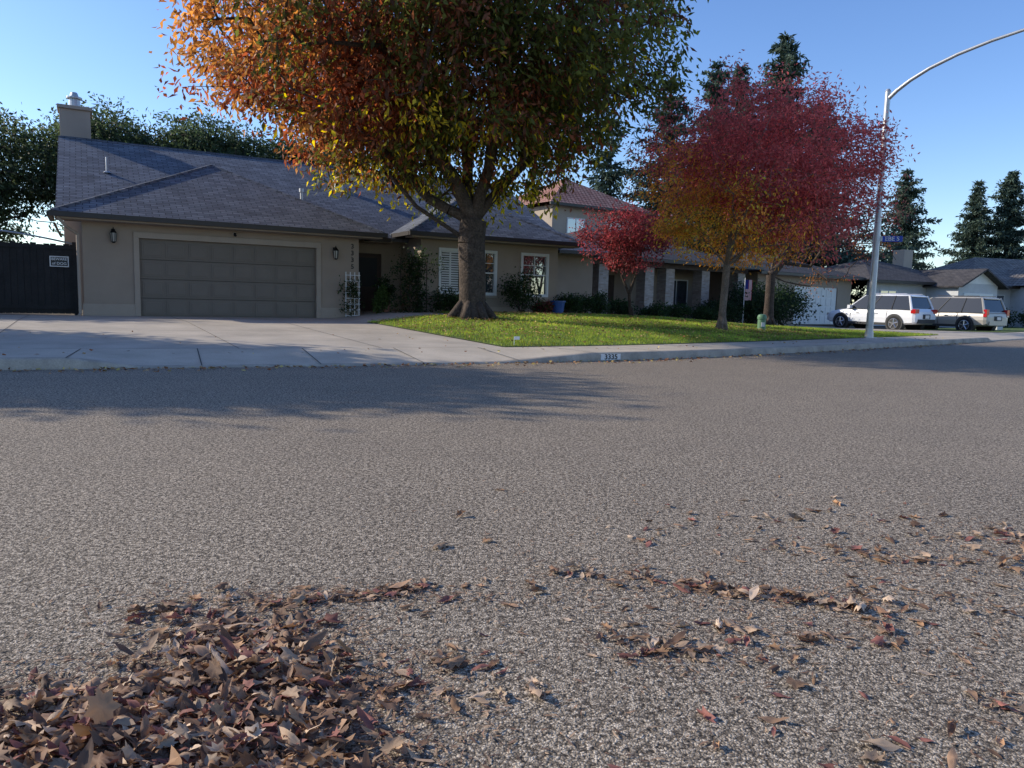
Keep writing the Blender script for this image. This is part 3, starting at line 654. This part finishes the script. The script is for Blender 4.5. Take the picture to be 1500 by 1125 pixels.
mb.box(5.2,9.0,-2.2,-.002,0,2.8,OFFW); mb.face([(5.2,-2.202,2.8),(9.0,-2.202,2.8),(7.1,-2.202,3.7)],WHITE); mb.done('walls',hd)
mb=MB(); hiproof(mb,-.6,10.1,-.6,9,2.85,1.6,SHING2); mb.done('roof',hd)
mb=MB(); mb.face([(4.8,-2.7,2.6),(7.1,-2.7,3.75),(7.1,3.2,3.75),(4.8,3.2,2.6)],SHING2); mb.face([(7.1,-2.7,3.75),(9.4,-2.7,2.6),(9.4,3.2,2.6),(7.1,3.2,3.75)],SHING2); mb.done('gable_roof',hd,solid=.1)
mb=MB(); mb.box(8.0,8.9,4,4.9,3.3,5.3,STUC2); mb.done('chimney',hd); mb=MB(); mb.box(5.7,8.5,-2.26,-2.205,.05,2.2,WHITE); win(mb,1,2.4,1,2.2,0); mb.done('doors_windows',hd)
he=empty('tile_roof_house',(31.5,52,0),R(15)); mb=MB(); mb.wall(0,14,0,2.8,0,.2,[],OFFW); mb.box(0,.2,.2,9,0,2.8,OFFW); mb.box(3.2,8.5,-2,-.002,0,2.8,OFFW); mb.done('walls',he)
mb=MB(); win(mb,.6,2.6,1,2.2,0); win(mb,4.2,5.4,1,2.2,-2); win(mb,6.1,7.3,1,2.2,-2); win(mb,9.8,12,1,2.2,0); mb.done('windows',he)
mb=MB(); hiproof(mb,-.6,14.6,-.6,10,2.85,2.3,TILEG); mb.done('roof',he); mb=MB(); hiproof(mb,2.6,9.1,-2.6,5,2.88,1.5,TILEG); mb.done('wing_roof',he)
for x_,y_ in((30.5,50.2),(32.3,50.3),(34,49.2),(37,49.5)): shrub('shrub',x_,y_,.9,1.2,world=True,L=.14,nn=30,per=50)
hf=empty('far_house',(40,68,0),R(20)); mb=MB(); mb.box(0,16,0,9,0,2.9,OFFW); mb.done('walls',hf); mb=MB(); hiproof(mb,-.6,16.6,-.6,9.6,2.95,2.6,TILEG); mb.done('roof',hf)
mp=empty('mailbox_pillar',(25.9,40.6,0),R(30)); mb=MB(); mb.box(-.28,.28,-.28,.28,0,1.15,OFFW); mb.box(-.33,.33,-.33,.33,1.15,1.25,OFFW); mb.box(-.16,.16,-.3,-.282,.75,1.0,BLACK); mb.done('pillar',mp,bevel=.01)
# houses and a tree on the other side of the street (seen in the window reflections)
ho=empty('opposite_house',(33,4,0),R(122)); mb=MB(); mb.box(-9,9,0,8,0,3,OFFW); mb.done('walls',ho); mb=MB(); hiproof(mb,-9.6,9.6,-.6,8.6,3,2,TILEG); mb.done('roof',ho); mb=MB(); win(mb,-6,-4,1,2.3,0); win(mb,3,5,1,2.3,0); mb.done('windows',ho)
tree('autumn_street_tree',(27,10,.1),[(0,0,-.1),(0,0,1),(0,0,2)],[[(-1,0,3.5)],[(1,0,3.5)],[(0,1,4)]],(27,10,4.6),(2.6,2.6,2.6),150,40,.35,.24,col_red,.14,seed=61,shell=.2,flare=1.2)
# ------------------------------------------------------------------ street furniture
lp=empty('street_lamp',(10.77,22.8,0)); mb=MB()
zb=.15
ad=np.array([math.sin(R(41)),-math.cos(R(41))])
mb.box(-.17,.17,-.17,.17,zb-.02,zb+.03,GALV); mb.tube((0,0,zb+.03),(0,0,zb+.2),.13,.12,GALV,14); mb.tube((0,0,zb+.2),(0,0,7.35),.105,.075,GALV,16); mb.tube((0,0,7.35),(0,0,7.42),.085,.05,GALV,12)
Ls=[0,.25,.6,1.1,1.8,2.6,3.4,4.2,4.9]; Zs=[7.12,7.33,7.55,7.78,8.0,8.17,8.28,8.33,8.35]
mb.path([(ad[0]*l,ad[1]*l,z) for l,z in zip(Ls,Zs)],list(np.linspace(.06,.035,9)),GALV,12)
mb.done('pole_and_arm',lp,smooth=False)
mb=MB(); c0=np.array([ad[0],ad[1]]); pr=np.array([-ad[1],ad[0]])
rg=[]
for l,wd,ht in((4.85,.05,.05),(5.0,.13,.08),(5.3,.17,.11),(5.6,.15,.09),(5.72,.06,.04)):
    rg.append([(c0[0]*l+pr[0]*wd*math.cos(t),c0[1]*l+pr[1]*wd*math.cos(t),8.35+ht*math.sin(t)) for t in np.linspace(0,6.283,12,endpoint=False)])
mb.rings(rg,GALV); mb.done('luminaire',lp)
sg=empty('street_name_sign',(10.77,22.8,0),R(-20)); mb=MB()
mb.tube((0,0,3.0),(0,0,3.22),.1,.1,GALV,12); mb.box(.1,.16,-.012,.012,3.04,3.18,GALV); mb.box(.16,.70,-.006,.006,3.02,3.19,BLUE)
mb.done('blade',sg); text('lettering','EBE S',.17,WHITE,sg,(.42,-.009,3.105),(R(90),0,0),.002); 
mb=MB(); mb.tube((0,0,3.26),(.0,0,3.45),.1,.1,GALV,12); mb.box(-.006,.006,.1,.7,3.29,3.42,BLUE); mb.done('cross_blade',sg)
up=empty('utility_pedestal',(7.6,23.1,.2)); mb=MB()
mb.rings([[(r_*math.cos(t),r_*math.sin(t),z_) for t in np.linspace(0,6.283,18,endpoint=False)] for r_,z_ in((.15,-.02),(.15,.06),(.125,.07),(.12,.42),(.14,.43),(.14,.5),(.11,.56),(.04,.58))],GREENP); mb.box(-.05,.05,-.135,-.115,.2,.33,SHUT); mb.done('body',up)
mk=empty('lawn_marker',(.02,13.9,.17)); mb=MB(); mb.tube((0,0,0),(0,0,.16),.006,.006,WHITE,6); mb.box(0,.1,-.003,.003,.11,.17,WHITE); mb.done('flag',mk)
# ------------------------------------------------------------------ vehicles
def car(name,x,y,z,hd,paint,L,W,Ht,kind):
    e=empty(name,(x,y,z),hd); s=L/4.9; hw=W/2; belt=1.08 if kind=='suv' else 1.02
    mb=MB()
    st=[(-2.44,.50,.78,.78),(-2.40,.42,.95,.90),(-2.28,.36,belt-.02,.96),(-1.5,.30,belt,1.0),(-.3,.28,belt-.02,1.0),(.8,.28,belt-.04,1.0),(1.15,.28,belt-.05,.99),(1.7,.30,belt-.1,.97),(2.15,.34,belt-.2,.92),(2.36,.40,belt-.32,.84),(2.45,.46,.62,.72)]
    if kind=='van': st[6:]=[(1.15,.28,belt-.03,.99),(1.8,.30,belt-.14,.96),(2.15,.34,belt-.25,.91),(2.36,.40,belt-.36,.84),(2.45,.46,.6,.72)]
    rg=[]
    for (sx,zb_,zt,f) in st:
        w=hw*f; h_=zt-zb_
        half=[(w*.86,zb_),(w*.97,zb_+.1*h_),(w,zb_+.45*h_),(w*.985,zb_+.72*h_),(w*.94,zb_+.9*h_),(w*.84,zt)]
        ring=[(sx*s,a,b) for a,b in half]+[(sx*s,-a,b) for a,b in reversed(half)]
        rg.append(ring)
    mb.rings(rg,paint); mb.done('body',e,smooth=False,bevel=.0)
    if kind=='suv': b=[(-2.22,.80),(1.12,.80)]; t=[(-1.98,.66),(.28,.66)]
    else: b=[(-2.3,.80),(1.45,.78)]; t=[(-2.05,.68),(.45,.66)]
    zb_=belt-.03; zt=Ht-.07
    def P(fx,side,h_):
        bx_=b[0][0]+(b[1][0]-b[0][0])*fx; tx=t[0][0]+(t[1][0]-t[0][0])*fx
        bw=.93; tw_=.76
        return ((bx_+(tx-bx_)*h_)*s, side*hw*(bw+(tw_-bw)*h_), zb_+(zt-zb_)*h_)
    mb=MB()
    for sd in(1,-1): mb.face([P(0,sd,0),P(1,sd,0),P(1,sd,1),P(0,sd,1)],CGLASS)
    mb.face([P(0,1,0),P(0,-1,0),P(0,-1,1),P(0,1,1)],CGLASS); mb.face([P(1,1,0),P(1,-1,0),P(1,-1,1),P(1,1,1)],CGLASS); mb.done('glass',e)
    mb=MB()
    rr=[]
    for fx,dz,wf in((-.03,-.01,.9),(.05,.05,.98),(.5,.075,1.0),(.93,.045,.98),(1.03,-.02,.93)):
        bx_=(t[0][0]+(t[1][0]-t[0][0])*fx)*s; w=hw*.77*wf
        rr.append([(bx_,w*.9,zt-.05),(bx_,w*1.02,zt-.01),(bx_,w*.9,zt+dz*.75),(bx_,0,zt+dz),(bx_,-w*.9,zt+dz*.75),(bx_,-w*1.02,zt-.01),(bx_,-w*.9,zt-.05)])
    mb.rings(rr,paint)
    for sd in(1,-1):
        for fx,r_ in((0,.06),(1,.035)): mb.tube(P(fx,sd,-.05),P(fx,sd,1.02),r_,r_*.8,paint,6)
        for fx,r_ in((.3,.03),(.62,.028)): mb.tube(P(fx,sd,-.02),P(fx,sd,1.0),r_,r_*.8,PLAST,6)
        mb.tube((t[0][0]*s+.2,sd*hw*.68,zt+.1),(t[1][0]*s-.25,sd*hw*.68,zt+.1),.018,.018,RIM if kind=='suv' else PLAST,6)
    mb.tube(P(0,1,0),P(0,-1,0),.06,.06,paint,6)
    mb.done('roof_and_pillars',e)
    mb=MB()
    wr=.365
    for wx_ in(-1.42*s,1.45*s):
        for sd in(1,-1):
            mb.tube((wx_,sd*(hw-.3),wr+.03),(wx_,sd*(hw+.006),wr+.03),wr+.075,wr+.075,PLAST,24)
            mb.tube((wx_,sd*(hw-.2),wr),(wx_,sd*(hw+.02),wr),wr,wr-.01,TYRE,24); 
            mb.tube((wx_,sd*(hw+.0),wr),(wx_,sd*(hw+.026),wr),.245,.24,PLAST,20)
            for k in range(5):
                a=k*2*math.pi/5+.3; mb.tube((wx_,sd*(hw+.03),wr),(wx_+.23*math.cos(a),sd*(hw+.03),wr+.23*math.sin(a)),.035,.03,RIM,5)
            mb.tube((wx_,sd*(hw+.02),wr),(wx_,sd*(hw+.05),wr),.06,.05,RIM,10)
            for k in range(20):
                a=k*2*math.pi/20;b2=(k+1)*2*math.pi/20; mb.tube((wx_+.24*math.cos(a),sd*(hw+.03),wr+.24*math.sin(a)),(wx_+.24*math.cos(b2),sd*(hw+.03),wr+.24*math.sin(b2)),.015,.015,RIM,5,caps=False)
    mb.done('wheels',e)
    mb=MB()
    for sd in(1,-1):
        if kind=='suv': mb.box(-2.43*s,-2.2*s,min(sd*.62,sd*(hw*.965)),max(sd*.62,sd*(hw*.965)),.88,1.08,RED)
        else: mb.box(-2.43*s,-2.27*s,min(sd*.74,sd*(hw*.965)),max(sd*.74,sd*(hw*.965)),.80,1.15,RED); mb.box(-2.445*s,-2.431*s,min(sd*.76,sd*.88),max(sd*.76,sd*.88),.8,.88,LAMPG)
        mb.box(2.2*s,2.4*s,min(sd*.5,sd*.80),max(sd*.5,sd*.80),.66,.8,LAMPG)
        mb.box(.85*s,1.0*s,min(sd*(hw*.97),sd*(hw+.18)),max(sd*(hw*.97),sd*(hw+.18)),belt-.02,belt+.14,paint)
        for hx in(-.55,.45): mb.box(hx*s,(hx+.18)*s,min(sd*hw,sd*(hw+.025)),max(sd*hw,sd*(hw+.025)),.84,.87,RIM)
        for dx_ in(-1.02,-.08,.92): mb.box(dx_*s,dx_*s+.012,min(sd*(hw-.03),sd*(hw+.002)),max(sd*(hw-.03),sd*(hw+.002)),.42,.98,PLAST)
        mb.box(-1.0*s,1.02*s,min(sd*(hw-.04),sd*(hw+.004)),max(sd*(hw-.04),sd*(hw+.004)),.28,.4,PLAST)
    mb.box(-2.475*s,-2.39*s,-.72,.72,.40,.60,PLAST if kind=='suv' else paint); mb.box(-2.50*s,-2.476*s,-.16,.16,.66 if kind=='van' else .64,.80,SHUT) ; mb.box(-2.462*s,-2.40*s,-.3,.3,.62,.84,PLAST)
    mb.box(2.36*s,2.455*s,-.55,.55,.5,.66,PLAST)
    mb.done('details',e)
    return e
car('white_suv',18.45,38.2,.0,R(122),CARW,4.9,1.96,1.78,'suv')
car('silver_minivan',22.1,38.4,.0,R(118),CARG,4.9,1.95,1.76,'van')
# ------------------------------------------------------------------ near leaf litter
rng=np.random.default_rng(99)
def litter(name,spots):
    V=[];F=[];C=[]
    ol=[(0,-.5),(.1,-.3),(.34,-.33),(.3,-.1),(.52,.08),(.25,.15),(.22,.38),(.07,.3),(0,.56),(-.07,.3),(-.22,.38),(-.25,.15),(-.52,.08),(-.3,-.1),(-.34,-.33),(-.1,-.3)]
    ol2=[(0,-.5),(.09,-.36),(.17,-.18),(.21,0),(.18,.2),(.1,.4),(0,.58),(-.1,.4),(-.18,.2),(-.21,0),(-.17,-.18),(-.09,-.36)]
    cols=np.array([(.38,.23,.14),(.50,.34,.22),(.25,.14,.085),(.62,.45,.31),(.28,.115,.09),(.17,.10,.065),(.42,.24,.13)])
    for(x,y,sx,sy,rot,cnt,ht) in spots:
        for _ in range(cnt):
            a,b=rng.normal(),rng.normal(); 
            if abs(a)>2.3 or abs(b)>2.3: a*=.4;b*=.4
            px=x+a*sx*math.cos(rot)-b*sy*math.sin(rot); py=y+a*sx*math.sin(rot)+b*sy*math.cos(rot)
            hm=ht*math.exp(-(a*a+b*b)*.6)
            S=rng.uniform(.020,.050)*(1.4 if rng.random()<.12 else 1); o_=ol if rng.random()<.4 else ol2
            base=cols[rng.integers(0,len(cols))]*rng.uniform(.6,1.3)
            kx=rng.uniform(.8,4.2)*(1 if rng.random()<.7 else -1); ky=rng.uniform(-1.0,1.0); tw=rng.normal()*1.2
            inner=[(p[0]*.5,p[1]*.5) for p in o_]
            pts=[(0,0)]+inner+o_
            q=[]; ph_=rng.random()*6
            for(u,v) in pts:
                th_=u*kx*1.5; r_=1/(kx*1.5)
                X_=r_*math.sin(th_); Z_=r_*(1-math.cos(th_))
                Z_+=ky*v*v*.7+tw*u*v*.6+.06*math.sin(9*v+7*u+ph_)
                q.append(Vector((X_*S*1.2,v*S*1.5,Z_*S*.9)))
            al=rng.uniform(0,6.283) if ht<.012 or rng.random()<.5 else rng.normal()*.5+1.2; tilt=rng.normal()*(.12+.2*(ht>0.01)); tilt2=rng.normal()*(.12+.2*(ht>0.01))
            if rng.random()<.35: tilt+=math.pi
            Mx=Matrix.Rotation(al,3,'Z')@Matrix.Rotation(tilt,3,'X')@Matrix.Rotation(tilt2,3,'Y')
            q=[Mx@p for p in q]; zmin=min(p.z for p in q); zo=-zmin+.001+hm*rng.random()
            i0=len(V); nO=len(o_)
            for k,p in enumerate(q):
                V.append((px+p.x,py+p.y,p.z+zo)); C.append(base*(1.0 if k==0 or k>nO else .9))
            for k in range(nO):
                k2=(k+1)%nO
                F.append((i0,i0+1+k,i0+1+k2)); F.append((i0+1+k,i0+1+nO+k,i0+1+nO+k2)); F.append((i0+1+k,i0+1+nO+k2,i0+1+k2))
    return npmesh(name,V,F,LEAFD,np.array(C),smooth=True)
pile=[(-.78,1.55,.27,.13,.10,950,.024),(-.66,1.88,.13,.14,.5,480,.022),(-1.1,1.72,.18,.09,.3,120,.010),(-.38,1.40,.12,.07,0,280,.022),(-.82,2.12,.13,.07,.4,120,.010),(-.50,2.42,.22,.025,.35,90,.007),(-.95,2.32,.22,.06,.3,50,.005),(-1.0,1.33,.3,.1,0,260,.022),(-.53,1.62,.1,.1,0,200,.022),
(-.3,1.8,.07,.07,0,16,.008),(-.2,2.0,.09,.05,0,16,.008),(-.1,1.78,.1,.04,0,9,.006)]
litter('leaf_pile',pile)
sc=[(.42,2.12,.07,.06,0,26,.006),(.62,2.05,.1,.04,0,12,.004),(.95,2.5,.2,.04,-.35,90,.008),(.85,2.2,.12,.04,0,10,.004),(.5,2.63,.1,.05,0,20,.006),(.2,2.7,.08,.05,0,10,.003),(1.6,2.95,.2,.06,-.2,45,.006),(2.25,3.2,.2,.12,0,60,.008),(1.3,1.82,.05,.04,0,8,.006),
(1.5,3.4,.5,.25,0,40,0),(.7,3.1,.5,.2,0,24,0),(1.3,2.4,.3,.2,0,26,0),(.3,2.3,.4,.3,0,16,0),(0,2.4,.4,.2,0,12,0),(1.0,1.8,.3,.2,0,18,0),(.3,1.6,.3,.15,0,8,0),(2.0,3.0,.4,.3,0,34,0),(1.05,2.2,.3,.05,0,18,0),(1.0,4.2,.8,.4,0,6,0),(1.7,2.6,.25,.12,0,18,0),(.95,1.55,.15,.08,0,6,0)]
litter('scattered_leaves',sc)
n_=12000
cen=np.array([(p[0],p[1],p[2],p[3]) for p in pile+sc]); wts=np.array([p[5] for p in pile+sc],float)**.75; wts/=wts.sum()
k=rng.choice(len(cen),n_,p=wts); Pb=np.stack([cen[k,0]+rng.normal(size=n_)*cen[k,2]*1.5,cen[k,1]+rng.normal(size=n_)*cen[k,3]*1.7,np.full(n_,.003)],1)
V,Q=leafquads(Pb,.034,.003,0,.4); V=V.reshape(n_,4,3); V[:,:,2]=.003+np.abs(V[:,:,2]-.003)*.3; V=V.reshape(-1,3)
c=np.array([(.33,.20,.13),(.46,.31,.20),(.17,.10,.07)])[rng.integers(0,3,n_)]
npmesh('leaf_fragments',V,Q,LEAFD,np.repeat(c,4,0))
# ------------------------------------------------------------------ light, sky, camera
SAZ=R(-78); SEL=R(25)
sd=Vector((math.sin(SAZ)*math.cos(SEL),math.cos(SAZ)*math.cos(SEL),math.sin(SEL)))
l=bpy.data.lights.new('sun','SUN'); l.energy=5.0; l.angle=R(.53); l.color=(1,.92,.78)
lo=bpy.data.objects.new('sun',l); COL.objects.link(lo); lo.rotation_euler=sd.to_track_quat('Z','Y').to_euler()
w=bpy.data.worlds.new('World'); scene.world=w; w.use_nodes=True; nt=w.node_tree; nt.nodes.clear()
sky=nt.nodes.new('ShaderNodeTexSky'); sky.sky_type='NISHITA'; sky.sun_disc=False; sky.sun_elevation=SEL; sky.sun_rotation=SAZ%(2*math.pi); sky.altitude=400; sky.air_density=1.0; sky.dust_density=.4; sky.ozone_density=2.0
bg=nt.nodes.new('ShaderNodeBackground'); bg.inputs[1].default_value=.15; ow=nt.nodes.new('ShaderNodeOutputWorld')
hsv=nt.nodes.new('ShaderNodeHueSaturation'); hsv.inputs['Hue'].default_value=.508; hsv.inputs['Saturation'].default_value=1.15; hsv.inputs['Value'].default_value=1.4
nt.links.new(sky.outputs[0],hsv.inputs['Color']); mt=nt.nodes.new('ShaderNodeMix'); mt.data_type='RGBA'; mt.blend_type='MULTIPLY'; mt.inputs[0].default_value=1; mt.inputs[7].default_value=(.93,.97,1.06,1)
nt.links.new(hsv.outputs[0],mt.inputs[6]); nt.links.new(mt.outputs[2],bg.inputs[0]); nt.links.new(bg.outputs[0],ow.inputs[0])
cam=bpy.data.cameras.new('camera'); cam.sensor_width=36; cam.lens=26.4; cam.clip_end=5000; cam.clip_start=.05
co=bpy.data.objects.new('camera',cam); COL.objects.link(co)
co.matrix_world=Matrix.Translation((0,0,1.0))@Matrix.Rotation(R(90-6.35),4,'X')@Matrix.Rotation(.026,4,'Z')
scene.camera=co
scene.view_settings.view_transform='Standard'; scene.view_settings.look='None'; scene.view_settings.exposure=0
